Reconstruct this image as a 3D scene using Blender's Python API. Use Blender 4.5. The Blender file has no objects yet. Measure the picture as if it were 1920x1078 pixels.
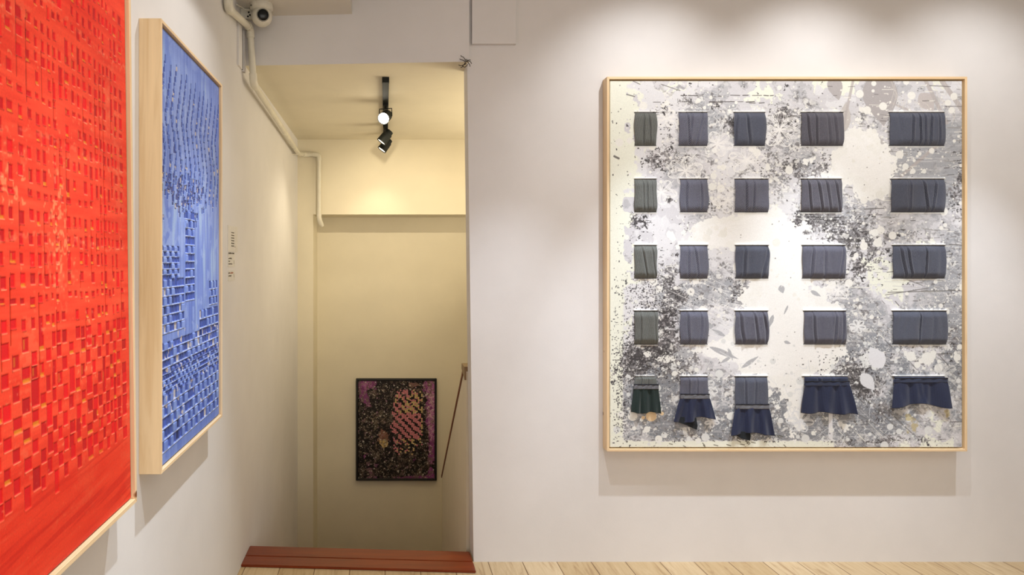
import bpy, bmesh, math, random
import numpy as np
from mathutils import Vector, Matrix
S = bpy.context.scene
COL = S.collection
F = 1280.0; PX = 722.0; PY = 492.0; EYE = 1.5

def at(px, py, d):
    """measured point of the photograph at depth d (metres) -> world"""
    return Vector(((px - PX) / F * d, d, EYE - (py - PY) / F * d))

# ------------------------------------------------------------------ materials
def srgb(c):
    o = []
    for v in c:
        v = v / 255.0
        o.append(v / 12.92 if v <= 0.04045 else ((v + 0.055) / 1.055) ** 2.4)
    return (*o, 1.0)

def new_mat(name, rough=0.6, metal=0.0, spec=0.5):
    m = bpy.data.materials.new(name); m.use_nodes = True
    nt = m.node_tree; b = nt.nodes['Principled BSDF']
    b.inputs['Roughness'].default_value = rough
    b.inputs['Metallic'].default_value = metal
    b.inputs['Specular IOR Level'].default_value = spec
    return m, nt, b

def tex_coord(nt, scale=(1, 1, 1), rot=(0, 0, 0), kind='Object'):
    t = nt.nodes.new('ShaderNodeTexCoord'); mp = nt.nodes.new('ShaderNodeMapping')
    mp.inputs['Scale'].default_value = scale; mp.inputs['Rotation'].default_value = rot
    nt.links.new(t.outputs[kind], mp.inputs['Vector'])
    return mp.outputs['Vector']

def noise(nt, vec, scale, detail=4, rough=0.5, dist=0.0):
    n = nt.nodes.new('ShaderNodeTexNoise')
    n.inputs['Scale'].default_value = scale; n.inputs['Detail'].default_value = detail
    n.inputs['Roughness'].default_value = rough; n.inputs['Distortion'].default_value = dist
    nt.links.new(vec, n.inputs['Vector']); return n.outputs['Fac']

def ramp(nt, fac, stops):
    r = nt.nodes.new('ShaderNodeValToRGB'); el = r.color_ramp.elements
    while len(el) < len(stops): el.new(0.5)
    for e, (p, c) in zip(el, stops): e.position = p; e.color = srgb(c)
    nt.links.new(fac, r.inputs['Fac']); return r.outputs['Color']

def mix(nt, fac, a, b, mode='MIX'):
    n = nt.nodes.new('ShaderNodeMix'); n.data_type = 'RGBA'; n.blend_type = mode
    for sock, v in ((n.inputs[0], fac), (n.inputs[6], a), (n.inputs[7], b)):
        if isinstance(v, (int, float)): sock.default_value = v
        elif isinstance(v, tuple): sock.default_value = v
        else: nt.links.new(v, sock)
    return n.outputs[2]

def bump(nt, b, h, strength=0.2, dist=0.002):
    n = nt.nodes.new('ShaderNodeBump'); n.inputs['Strength'].default_value = strength
    n.inputs['Distance'].default_value = dist
    nt.links.new(h, n.inputs['Height']); nt.links.new(n.outputs['Normal'], b.inputs['Normal'])

def math_n(nt, op, a, b=None):
    n = nt.nodes.new('ShaderNodeMath'); n.operation = op
    for i, v in enumerate((a, b)):
        if v is None: continue
        if isinstance(v, (int, float)): n.inputs[i].default_value = v
        else: nt.links.new(v, n.inputs[i])
    return n.outputs[0]

def plaster(name, c, rough=0.75):
    m, nt, b = new_mat(name, rough, spec=0.3)
    v = tex_coord(nt, kind='Object')
    c2 = tuple(x * 0.965 for x in c)
    nt.links.new(ramp(nt, noise(nt, v, 2.2, 6, 0.6), [(0.3, c2), (0.7, c)]), b.inputs['Base Color'])
    bump(nt, b, noise(nt, v, 90, 4, 0.6), 0.12, 0.002)
    return m

def plain(name, c, rough=0.5, metal=0.0, spec=0.5, var=0.06, scale=40):
    m, nt, b = new_mat(name, rough, metal, spec)
    v = tex_coord(nt)
    nt.links.new(ramp(nt, noise(nt, v, scale, 3), [(0.3, tuple(x * (1 - var) for x in c)), (0.7, c)]), b.inputs['Base Color'])
    return m

def emit(name, c, k):
    m = bpy.data.materials.new(name); m.use_nodes = True; nt = m.node_tree
    nt.nodes.remove(nt.nodes['Principled BSDF'])
    e = nt.nodes.new('ShaderNodeEmission'); e.inputs['Color'].default_value = srgb(c); e.inputs['Strength'].default_value = k
    nt.links.new(e.outputs[0], nt.nodes['Material Output'].inputs[0]); return m

def pine(name, light, dark, axis, knots=True, rough=0.5):
    """axis = long axis of the grain (0,1,2)"""
    m, nt, b = new_mat(name, rough, spec=0.35)
    sc = [14, 14, 14]; sc[axis] = 0.8
    v = tex_coord(nt, tuple(sc))
    col = ramp(nt, noise(nt, v, 3.0, 5, 0.55, 1.0), [(0.25, dark), (0.55, light), (0.8, tuple(min(255, x * 1.04) for x in light))])
    if knots:
        v2 = tex_coord(nt, (1, 1, 1))
        vo = nt.nodes.new('ShaderNodeTexVoronoi'); vo.inputs['Scale'].default_value = 5.5
        nt.links.new(v2, vo.inputs['Vector'])
        k = nt.nodes.new('ShaderNodeMapRange'); k.inputs['From Min'].default_value = 0.035; k.inputs['From Max'].default_value = 0.062
        k.inputs['To Min'].default_value = 1; k.inputs['To Max'].default_value = 0
        nt.links.new(vo.outputs['Distance'], k.inputs['Value'])
        col = mix(nt, k.outputs[0], col, srgb((128, 74, 34)))
    nt.links.new(col, b.inputs['Base Color'])
    bump(nt, b, noise(nt, v, 6, 4), 0.1, 0.001)
    return m

M = {}
M['wall'] = plaster('white_wall_paint', (226, 224, 224))
M['stair'] = plaster('cream_stairwell_paint', (230, 222, 200))
M['ceil'] = plaster('ceiling_paint', (224, 219, 210))
M['pine_z'] = pine('pine_upright', (236, 208, 168), (222, 188, 142), 2)
M['pine_x'] = pine('pine_crosswise', (236, 208, 168), (222, 188, 142), 0)
M['pine_y'] = pine('pine_lengthwise', (236, 208, 168), (222, 188, 142), 1)
M['backing'] = plain('dark_backing_board', (60, 44, 30), 0.8)
M['canvas_edge'] = plain('raw_canvas_edge', (222, 220, 200), 0.8)
M['red_edge'] = plain('red_canvas_edge', (170, 30, 18), 0.7)
M['blue_edge'] = plain('blue_canvas_edge', (50, 66, 130), 0.7)
M['black_wood'] = plain('black_stained_wood', (22, 20, 18), 0.45)
M['pvc'] = plain('white_pvc_pipe', (226, 222, 206), 0.42, scale=12)
M['cam_white'] = plain('camera_white_plastic', (222, 218, 205), 0.35)
M['metal'] = plain('grey_metal', (120, 118, 112), 0.35, 0.8)
M['black'] = plain('satin_black_metal', (22, 26, 24), 0.6, 0.0, 0.25)
M['dark_hole'] = plain('dark_gap', (32, 28, 22), 0.9)
M['glass'] = plain('dark_lens_glass', (10, 14, 20), 0.25, 0, 0.4)
M['lamp_on'] = emit('lit_lamp_face', (255, 246, 226), 14)
M['lamp_dim'] = emit('lit_lamp_edge', (255, 238, 205), 5)
M['ink'] = plain('grey_ink', (96, 88, 78), 0.8)
M['ink_red'] = plain('faded_red_ink', (176, 120, 96), 0.8)
M['card'] = plain('clear_label_card', (223, 220, 214), 0.5)
M['rail_wood'] = plain('varnished_brown_wood', (140, 112, 74), 0.4)
M['rail_edge'] = plain('reddish_wood_edge', (120, 62, 28), 0.45)
M['wire'] = plain('dark_wire', (48, 38, 32), 0.6)

# threshold wood
m, nt, b = new_mat('red_brown_varnished_wood', 0.32, spec=0.5)
v = tex_coord(nt, (1.2, 16, 16))
nt.links.new(ramp(nt, noise(nt, v, 3, 5, 0.6, 0.8), [(0.25, (98, 34, 6)), (0.6, (126, 48, 10)), (0.85, (138, 58, 16))]), b.inputs['Base Color'])
M['threshold'] = m

# floor: whitewashed planks running away from the camera
m, nt, b = new_mat('whitewashed_plank_floor', 0.42, spec=0.4)
tc = nt.nodes.new('ShaderNodeTexCoord'); mp = nt.nodes.new('ShaderNodeMapping')
mp.inputs['Rotation'].default_value = (0, 0, math.radians(90))
nt.links.new(tc.outputs['Object'], mp.inputs['Vector'])
br = nt.nodes.new('ShaderNodeTexBrick'); br.inputs['Scale'].default_value = 1.0
br.inputs['Brick Width'].default_value = 1.2; br.inputs['Row Height'].default_value = 0.172
br.inputs['Mortar Size'].default_value = 0.0022; br.offset = 0.37
br.inputs['Color1'].default_value = srgb((214, 196, 166)); br.inputs['Color2'].default_value = srgb((196, 174, 138))
br.inputs['Mortar'].default_value = srgb((120, 92, 62)); br.inputs['Bias'].default_value = 0.0
nt.links.new(mp.outputs['Vector'], br.inputs['Vector'])
vg = tex_coord(nt, (16, 1.6, 1))
g = ramp(nt, noise(nt, vg, 2.2, 6, 0.65, 1.2), [(0.3, (176, 146, 108)), (0.46, (226, 214, 192)), (0.75, (250, 246, 236))])
nt.links.new(mix(nt, 0.75, br.outputs['Color'], g, 'MULTIPLY'), b.inputs['Base Color'])
M['floor'] = m

def paint_mat(name, rough=0.65, weave=True, spec=0.3):
    m, nt, b = new_mat(name, rough, spec=spec)
    a = nt.nodes.new('ShaderNodeVertexColor'); a.layer_name = 'paint'
    v = tex_coord(nt)
    f = ramp(nt, noise(nt, v, 260, 2), [(0.2, (236, 236, 236)), (0.8, (255, 255, 255))])
    nt.links.new(mix(nt, 1.0, a.outputs['Color'], f, 'MULTIPLY'), b.inputs['Base Color'])
    if weave: bump(nt, b, noise(nt, v, 500, 2), 0.15, 0.001)
    return m
M['paint_big'] = paint_mat('screenprinted_canvas', 0.7)
M['paint_red'] = paint_mat('red_woven_canvas', 0.5)
M['paint_blue'] = paint_mat('blue_woven_canvas', 0.5)
M['paint_dark'] = paint_mat('dark_splattered_print', 0.45)

def fabric(name, c1, c2, freq=900.0, slope=0.7, contrast=1.0, rough=0.85):
    m, nt, b = new_mat(name, rough, spec=0.25)
    b.inputs['Sheen Weight'].default_value = 0.25
    t = nt.nodes.new('ShaderNodeTexCoord'); s = nt.nodes.new('ShaderNodeSeparateXYZ')
    nt.links.new(t.outputs['Object'], s.inputs[0])
    z = math_n(nt, 'MULTIPLY', s.outputs['Z'], slope)
    sm = math_n(nt, 'ADD', s.outputs['X'], z)
    sn = math_n(nt, 'SINE', math_n(nt, 'MULTIPLY', sm, freq))
    k = math_n(nt, 'ADD', math_n(nt, 'MULTIPLY', sn, 0.5 * contrast), 0.5)
    col = mix(nt, k, srgb(c1), srgb(c2))
    f = ramp(nt, noise(nt, t.outputs['Object'], 320, 3, 0.7), [(0.3, (190, 190, 190)), (0.75, (255, 255, 255))])
    nt.links.new(mix(nt, 1.0, col, f, 'MULTIPLY'), b.inputs['Base Color'])
    return m
FB = {
 'olive':  fabric('grey_green_cloth', (104, 108, 106), (122, 125, 122), 700, 0.2, 0.6),
 'twill':  fabric('navy_twill_cloth', (46, 50, 72), (146, 148, 166), 1050, 0.75),
 'twill2': fabric('charcoal_twill_cloth', (58, 59, 72), (128, 126, 138), 1200, -0.9),
 'slate':  fabric('slate_cloth', (80, 85, 102), (98, 102, 118), 1500, 0.4, 0.7),
 'pepper': fabric('salt_and_pepper_cloth', (64, 68, 86), (130, 130, 146), 2200, 1.7),
 'navy':   fabric('navy_satin', (34, 44, 76), (40, 50, 84), 600, 0.1, 0.6, 0.45),
 'green':  fabric('bottle_green_satin', (26, 46, 46), (32, 54, 54), 600, 0.1, 0.6, 0.5),
 'black':  fabric('near_black_lining', (14, 22, 30), (18, 28, 38), 600, 0.1, 0.6, 0.7),
 'navyband': fabric('navy_band_cloth', (46, 54, 80), (62, 70, 98), 1500, .4),
 'band':   fabric('grey_trim_band', (110, 112, 122), (134, 136, 144), 1800, 1.2),
 'piping': fabric('dark_piping', (24, 26, 38), (30, 32, 46), 900, 0.1),
}

# ------------------------------------------------------------------ mesh helpers
def link(name, bm, mat, parent=None, org=(0, 0, 0), smooth=False):
    """bm holds world-space geometry; the object's origin is put at org."""
    org = Vector(org)
    for v in bm.verts: v.co -= org
    bmesh.ops.recalc_face_normals(bm, faces=bm.faces)
    me = bpy.data.meshes.new(name); bm.to_mesh(me); bm.free()
    mats = mat if isinstance(mat, (list, tuple)) else [mat]
    for x in mats: me.materials.append(x)
    if smooth:
        for p in me.polygons: p.use_smooth = True
        try: me.set_sharp_from_angle(angle=math.radians(38))
        except Exception: pass
    o = bpy.data.objects.new(name, me); COL.objects.link(o)
    if parent is not None:
        o.parent = parent
    else:
        o.location = org
    return o

def tag(o, label=None, cat=None, group=None, kind=None):
    for k, v in (('label', label), ('category', cat), ('group', group), ('kind', kind)):
        if v: o[k] = v
    return o

def root(name, loc, label, cat, group=None):
    e = bpy.data.objects.new(name, None); COL.objects.link(e)
    e.location = loc; e.empty_display_size = 0.1
    return tag(e, label, cat, group)

def box(bm, x0, x1, y0, y1, z0, z1, mi=0, bev=0.0):
    vs = [bm.verts.new((x, y, z)) for x in (x0, x1) for y in (y0, y1) for z in (z0, z1)]
    fs = []
    for q in ((0, 1, 3, 2), (4, 6, 7, 5), (0, 4, 5, 1), (2, 3, 7, 6), (0, 2, 6, 4), (1, 5, 7, 3)):
        f = bm.faces.new([vs[i] for i in q]); f.material_index = mi; fs.append(f)
    if bev > 0:
        es = list({e for f in fs for e in f.edges})
        bmesh.ops.bevel(bm, geom=es, offset=bev, segments=2, affect='EDGES', profile=0.7)
    return vs

def prism(bm, pts, d, mi=0):
    """pts: ordered outline in world, extruded by vector d"""
    a = [bm.verts.new(p) for p in pts]; b_ = [bm.verts.new(Vector(p) + Vector(d)) for p in pts]
    n = len(a)
    f = [bm.faces.new(a), bm.faces.new(b_[::-1])]
    for i in range(n): f.append(bm.faces.new((a[i], b_[i], b_[(i + 1) % n], a[(i + 1) % n])))
    for x in f: x.material_index = mi

def basis(d):
    d = Vector(d).normalized()
    u = d.cross(Vector((0, 0, 1)))
    if u.length < 1e-3: u = Vector((1, 0, 0))
    u.normalize(); return d, u, d.cross(u).normalized()

def lathe(bm, o, axis, prof, seg=32, mi=0, cap=True):
    """prof: list of (distance along axis, radius)"""
    d, u, w = basis(axis); o = Vector(o); rings = []
    for t, r in prof:
        rings.append([bm.verts.new(o + d * t + (u * math.cos(a) + w * math.sin(a)) * max(r, 1e-5))
                      for a in [2 * math.pi * k / seg for k in range(seg)]])
    for a, b_ in zip(rings, rings[1:]):
        for k in range(seg):
            f = bm.faces.new((a[k], a[(k + 1) % seg], b_[(k + 1) % seg], b_[k])); f.material_index = mi
    if cap:
        for r in (rings[0], rings[-1][::-1]):
            f = bm.faces.new(r); f.material_index = mi

def tube(bm, pts, r, seg=16, mi=0):
    pts = [Vector(p) for p in pts]; rings = []
    prev = None
    for i, p in enumerate(pts):
        t = (pts[min(i + 1, len(pts) - 1)] - pts[max(i - 1, 0)]).normalized()
        if prev is None: _, u, w = basis(t)
        else:
            u = (prev - t * prev.dot(t)).normalized(); w = t.cross(u)
        prev = u
        rr = r[i] if isinstance(r, (list, tuple)) else r
        rings.append([bm.verts.new(p + (u * math.cos(a) + w * math.sin(a)) * rr) for a in [2 * math.pi * k / seg for k in range(seg)]])
    for a, b_ in zip(rings, rings[1:]):
        for k in range(seg):
            f = bm.faces.new((a[k], a[(k + 1) % seg], b_[(k + 1) % seg], b_[k])); f.material_index = mi
    for rg in (rings[0], rings[-1][::-1]):
        bm.faces.new(rg).material_index = mi

def bend(a, c, b_, r, n=8):
    """rounded corner a-c-b"""
    a, c, b_ = Vector(a), Vector(c), Vector(b_)
    p = c + (a - c).normalized() * r; q = c + (b_ - c).normalized() * r
    return [(1 - t) ** 2 * p + 2 * t * (1 - t) * c + t * t * q for t in [i / n for i in range(n + 1)]]

def structure(name, bm, mat, parent=None):
    o = link(name, bm, mat, parent)
    if parent is None: o['kind'] = 'structure'
    return o

# ------------------------------------------------------------------ the room
WALL_Y = 3.42; LX = -0.71; ZC = 2.4975; ZS = 2.747; ZH = 3.05; YB = 5.54
bm = bmesh.new()                                          # left wall, runs on along the stairs
box(bm, LX - 0.15, LX, -2.6, YB + 0.45, -2.7, ZH + 0.1)
structure('wall_left', bm, M['wall'])
bm = bmesh.new()                                          # main wall, its left edge a little out of plumb
xb, xt = 0.4435, 0.4115
zt = ZH + 0.1
xt2 = xb + (xt - xb) * (zt / 2.5)
prism(bm, [(xb, WALL_Y, 0), (3.9, WALL_Y, 0), (3.9, WALL_Y, zt), (xt2, WALL_Y, zt)], (0, 0.145, 0))
structure('wall_front', bm, M['wall'])
bm = bmesh.new()
box(bm, 3.9, 4.05, -2.6, WALL_Y + 0.145, -0.1, ZH + 0.1)
structure('wall_right', bm, M['wall'])
bm = bmesh.new()
box(bm, LX - 0.15, 4.05, -2.75, -2.6, -0.1, ZH + 0.1)
structure('wall_behind', bm, M['wall'])
bm = bmesh.new(); box(bm, LX - 0.15, 4.05, -2.6, WALL_Y + 0.1, -0.12, 0.0)
structure('floor', bm, M['floor'])
bm = bmesh.new(); box(bm, LX - 0.15, 4.05, -2.75, WALL_Y + 0.145, ZH, ZH + 0.12)
structure('ceiling', bm, M['ceil'])
bm = bmesh.new(); box(bm, LX, -0.166, -2.6, 3.46, ZS, ZH)
structure('ceiling_soffit', bm, M['ceil'])
# header beam over the stair opening, slightly skewed to the main wall
bm = bmesh.new()
prism(bm, [(LX, 3.462, ZC), (0.418, 3.392, ZC), (0.418, 3.595, ZC), (LX, 3.595, ZC)], (0, 0, ZH - ZC))
for f in bm.faces:
    f.normal_update()
    if abs(f.normal.z) > .9 and f.calc_center_median().z < ZC + .01: f.material_index = 1
structure('wall_header', bm, [M['wall'], M['stair']])
# stairwell
bm = bmesh.new(); box(bm, LX, 2.3, 3.595, YB + 0.45, ZC, ZC + 0.1)
structure('ceiling_stairwell', bm, M['stair'])
xr = -0.583
bm = bmesh.new(); box(bm, LX, 2.3, YB, YB + 0.33, 1.889, ZC)
structure('wall_beam', bm, M['stair'])
bm = bmesh.new(); box(bm, LX, xr, YB, YB + 0.33, -2.7, 1.889)
structure('wall_corner_pier', bm, M['stair'])
bm = bmesh.new(); box(bm, LX, 2.45, YB + 0.33, YB + 0.45, -2.7, ZC)
structure('wall_back', bm, M['stair'])
bm = bmesh.new(); box(bm, 2.3, 2.45, WALL_Y + 0.145, YB + 0.33, -2.7, ZC + 0.1)
structure('wall_stairwell_right', bm, M['stair'])
bm = bmesh.new(); box(bm, 0.43, 2.3, WALL_Y + 0.01, WALL_Y + 0.14, -2.7, -0.12)
structure('wall_below_floor', bm, M['stair'])
bm = bmesh.new(); box(bm, LX, 2.3, WALL_Y, YB + 0.33, -2.85, -2.7)
structure('floor_lower', bm, M['threshold'])
bm = bmesh.new()                                          # descending steps behind the threshold
for i in range(7):
    y0 = 3.585 + i * 0.27; box(bm, LX, 0.425, y0, y0 + 0.27, -2.7, -0.18 * (i + 1))
structure('stair_flight', bm, M['threshold'])
# sloping parapet on the open side of the stairs
px_ = 0.425
bm = bmesh.new()
P0, P1, P2 = (px_, 3.567, 0.93), (px_, 3.66, 0.93), (px_, 5.09, -0.10)
prism(bm, [(px_, 3.567, -2.7), (px_, 5.09, -2.7), P2, P1, P0], (0.11, 0, 0))
par = structure('wall_parapet', bm, M['stair'])
bm = bmesh.new()
prism(bm, [(px_ - 0.006, 3.655, 0.93), (px_ - 0.006, 5.10, -0.108), (px_ - 0.006, 5.10, -0.090), (px_ - 0.006, 3.665, 0.948)], (0.122, 0, 0))
link('cap_rail', bm, M['rail_edge'], par)
bm = bmesh.new()
prism(bm, [(px_ - 0.010, 3.568, 0.955), (px_ - 0.010, 3.70, 0.955), (px_ - 0.010, 3.712, 0.925), (px_ - 0.010, 3.568, 0.885)], (0.128, 0, 0))
link('cap_end_block', bm, M['rail_wood'], par)

# threshold
th = root('door_threshold', (-0.13, 3.45, 0.0), 'red-brown varnished wooden threshold across the top of the stairs', 'threshold')
def L2(t, a, b_): return a + (b_ - a) * t
A = [(LX, 3.362), (0.4350, 3.293)]; Cc = [(LX, 3.585), (0.4350, 3.512)]
Bm = [((A[i][0]), L2(0.46, A[i][1], Cc[i][1])) for i in range(2)]
def slab(bm, p, q, r, s, z, bev):
    prism(bm, [(p[0], p[1], 0.0), (q[0], q[1], 0.0), (r[0], r[1], 0.0), (s[0], s[1], 0.0)], (0, 0, z))
    bmesh.ops.bevel(bm, geom=list(bm.edges), offset=bev, segments=2, affect='EDGES')
A2 = [A[0], (0.4385, A[1][1])]; B2 = [Bm[0], (0.4385, Bm[1][1])]
bm = bmesh.new(); slab(bm, A2[0], A2[1], (B2[1][0], B2[1][1] - 0.001), (B2[0][0], B2[0][1] - 0.001), 0.012, 0.003)
link('nosing_board', bm, M['threshold'], th, th.location)
bm = bmesh.new(); slab(bm, (Bm[0][0], Bm[0][1] + 0.001), (0.436, Bm[1][1] + 0.001), (0.436, Cc[1][1]), Cc[0], 0.013, 0.003)
link('tread_board', bm, M['threshold'], th, th.location)

# ------------------------------------------------------------------ painter
class Paint:
    def __init__(s, x0, y0, x1, y1, k, base, seed=1):
        s.x0, s.y0, s.k = x0, y0, k
        s.W = int(round((x1 - x0) * k)) + 1; s.H = int(round((y1 - y0) * k)) + 1
        s.rng = np.random.default_rng(seed)
        s.X, s.Y = np.meshgrid(x0 + np.arange(s.W) / k, y0 + np.arange(s.H) / k)
        s.a = np.ones((s.H, s.W, 3)) * np.array(base, float)
        s.h = np.zeros((s.H, s.W))
    def noise(s, sx, sy=None, oct=4, pers=0.5, rot=0.0):
        sy = sy or sx; out = np.zeros((s.H, s.W)); tot = 0; amp = 1
        ca, sa = math.cos(rot), math.sin(rot)
        Xr = (s.X - s.x0) * ca + (s.Y - s.y0) * sa; Yr = -(s.X - s.x0) * sa + (s.Y - s.y0) * ca
        for o in range(oct):
            u = Xr / sx * 2 ** o; v = Yr / sy * 2 ** o
            u = u - u.min() + 0.37; v = v - v.min() + 0.61
            n = s.rng.random((int(v.max()) + 3, int(u.max()) + 3))
            iu = u.astype(int); iv = v.astype(int); fu = u - iu; fv = v - iv
            fu = fu * fu * (3 - 2 * fu); fv = fv * fv * (3 - 2 * fv)
            r = (n[iv, iu] * (1 - fu) + n[iv, iu + 1] * fu) * (1 - fv) + (n[iv + 1, iu] * (1 - fu) + n[iv + 1, iu + 1] * fu) * fv
            out += r * amp; tot += amp; amp *= pers
        out /= tot
        return (out - out.mean()) / (out.std() + 1e-9)      # unit variance
    def g(s, blobs):
        f = np.zeros((s.H, s.W))
        for (x, y, rx, ry, a) in blobs:
            f += a * np.exp(-(((s.X - x) / rx) ** 2 + ((s.Y - y) / ry) ** 2))
        return f
    def put(s, m, c):
        m = np.clip(m, 0, 1)[..., None]; s.a = s.a * (1 - m) + np.array(c, float) * m
    def win(s, x0, y0, x1, y1):
        i0 = max(0, int((y0 - s.y0) * s.k)); i1 = min(s.H, int((y1 - s.y0) * s.k) + 2)
        j0 = max(0, int((x0 - s.x0) * s.k)); j1 = min(s.W, int((x1 - s.x0) * s.k) + 2)
        return (slice(i0, i1), slice(j0, j1)) if i1 > i0 and j1 > j0 else None
    def _b(s, w, m, c):
        m = m[..., None]; s.a[w] = s.a[w] * (1 - m) + np.array(c, float) * m
    def disc(s, x, y, r, c, al=1.0, ry=None):
        ry = ry or r; w = s.win(x - r - 1, y - ry - 1, x + r + 1, y + ry + 1)
        if w is None: return
        q = np.sqrt(((s.X[w] - x) / r) ** 2 + ((s.Y[w] - y) / ry) ** 2)
        s._b(w, np.clip((1 - q) * min(r, ry) * s.k + 0.5, 0, 1) * al, c)
    def line(s, pts, wd, c, al=1.0):
        for (xa, ya), (xb_, yb_) in zip(pts, pts[1:]):
            w = s.win(min(xa, xb_) - wd - 1, min(ya, yb_) - wd - 1, max(xa, xb_) + wd + 1, max(ya, yb_) + wd + 1)
            if w is None: continue
            dx, dy = xb_ - xa, yb_ - ya; L = dx * dx + dy * dy + 1e-9
            t = np.clip(((s.X[w] - xa) * dx + (s.Y[w] - ya) * dy) / L, 0, 1)
            d = np.hypot(s.X[w] - xa - t * dx, s.Y[w] - ya - t * dy)
            s._b(w, np.clip((wd / 2 - d) * s.k + 0.5, 0, 1) * al, c)
    def rect(s, x0, y0, x1, y1, c, al=1.0, dh=None):
        w = s.win(x0, y0, x1, y1)
        if w is None: return
        m = (np.clip((s.X[w] - x0) * s.k + .5, 0, 1) * np.clip((x1 - s.X[w]) * s.k + .5, 0, 1)
             * np.clip((s.Y[w] - y0) * s.k + .5, 0, 1) * np.clip((y1 - s.Y[w]) * s.k + .5, 0, 1))
        s._b(w, m * al, c)
        if dh is not None: s.h[w] = s.h[w] * (1 - m) + dh * m
    def poly(s, pts, c, al=1.0):
        xs = [p[0] for p in pts]; ys = [p[1] for p in pts]
        w = s.win(min(xs), min(ys), max(xs), max(ys))
        if w is None: return
        X, Y = s.X[w], s.Y[w]; ins = np.zeros(X.shape, bool); n = len(pts)
        for i in range(n):
            x1, y1 = pts[i]; x2, y2 = pts[(i + 1) % n]
            if y1 == y2: continue
            ins ^= ((y1 > Y) != (y2 > Y)) & (X < (x2 - x1) * (Y - y1) / (y2 - y1) + x1)
        s._b(w, ins * al, c)

def sstep(x, a, b_):
    t = np.clip((x - a) / (b_ - a), 0, 1); return t * t * (3 - 2 * t)

def panel(name, P, mapf, mat, parent, side_mat, depth_vec):
    """grid mesh carrying the painted colours; mapf(U,V,h)->world arrays with U,V in 0..1; sides closed by depth_vec"""
    H, W = P.H, P.W
    U, V = np.meshgrid(np.linspace(0, 1, W), np.linspace(0, 1, H))
    xyz = np.stack(mapf(U, V, P.h), -1).reshape(-1, 3)
    idx = np.arange(H * W).reshape(H, W)
    q = np.stack([idx[1:, :-1], idx[1:, 1:], idx[:-1, 1:], idx[:-1, :-1]], -1).reshape(-1, 4)
    ring = np.concatenate([idx[0, :], idx[1:, -1], idx[-1, :-1][::-1], idx[1:-1, 0][::-1]])
    back = xyz[ring] + np.array(depth_vec)
    n0 = len(xyz); xyz = np.concatenate([xyz, back]); nr = len(ring)
    k = np.arange(nr)
    sq = np.stack([ring, np.roll(ring, -1), n0 + np.roll(k, -1), n0 + k], -1)
    faces = np.concatenate([q, sq])
    xyz = xyz - np.array(parent.location)
    me = bpy.data.meshes.new(name)
    me.vertices.add(len(xyz)); me.vertices.foreach_set('co', xyz.astype(np.float32).ravel())
    me.loops.add(faces.size); me.loops.foreach_set('vertex_index', faces.astype(np.int32).ravel())
    me.polygons.add(len(faces)); me.polygons.foreach_set('loop_start', (np.arange(len(faces)) * 4).astype(np.int32))
    me.materials.append(mat); me.materials.append(side_mat)
    mi = np.zeros(len(faces), np.int32); mi[len(q):] = 1
    me.polygons.foreach_set('material_index', mi)
    me.update(calc_edges=True)
    c = np.clip(P.a / 255.0, 0, 1).reshape(-1, 3)
    lin = np.where(c <= 0.04045, c / 12.92, ((c + 0.055) / 1.055) ** 2.4)
    lin = np.concatenate([lin, lin[ring]])
    rgba = np.concatenate([lin, np.ones((len(lin), 1))], 1).astype(np.float32)
    at_ = me.color_attributes.new('paint', 'FLOAT_COLOR', 'POINT'); at_.data.foreach_set('color', rgba.ravel())
    me.validate()
    o = bpy.data.objects.new(name, me); COL.objects.link(o); o.parent = parent
    return o

def frame_boards(bm, mapp, a0, a1, z0, z1, w, t):
    """four mitred boards. mapp(a, h, z) -> world, h=0 at the wall, t at the front"""
    def quad(pts):
        f = [bm.verts.new(mapp(a, h, z)) for (a, z) in pts for h in (0, t)]
        n = 4
        bm.faces.new([f[2 * i] for i in range(n)]); bm.faces.new([f[2 * i + 1] for i in range(n)][::-1])
        for i in range(n):
            j = (i + 1) % n; bm.faces.new((f[2 * i], f[2 * i + 1], f[2 * j + 1], f[2 * j]))
    i0, i1, k0, k1 = a0 + w, a1 - w, z0 + w, z1 - w
    return [[(a0, z0), (a0, z1), (i0, k1), (i0, k0)], [(a1, z0), (i1, k0), (i1, k1), (a1, z1)],
            [(a0, z1), (a1, z1), (i1, k1), (i0, k1)], [(a0, z0), (i0, k0), (i1, k0), (a1, z0)]], quad

def make_frame(parent, mapp, a0, a1, z0, z1, w, t, mats, names=('stile', 'stile', 'rail', 'rail'), bev=0.001):
    for k in range(4):
        bm = bmesh.new(); qs, quad = frame_boards(bm, mapp, a0, a1, z0, z1, w, t)
        quad(qs[k]); bmesh.ops.bevel(bm, geom=list(bm.edges), offset=bev, segments=1, affect='EDGES')
        link('frame_' + names[k], bm, mats[k], parent, parent.location)
    bm = bmesh.new()
    a = [mapp(x, h, z) for x in (a0 + w, a1 - w) for z in (z0 + w, z1 - w) for h in (0.001, 0.008)]
    vs = [bm.verts.new(p) for p in a]
    for q in ((0, 1, 3, 2), (4, 6, 7, 5), (0, 4, 5, 1), (2, 3, 7, 6), (0, 2, 6, 4), (1, 5, 7, 3)):
        bm.faces.new([vs[i] for i in q])
    link('backing_board', bm, M['backing'], parent, parent.location)

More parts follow.
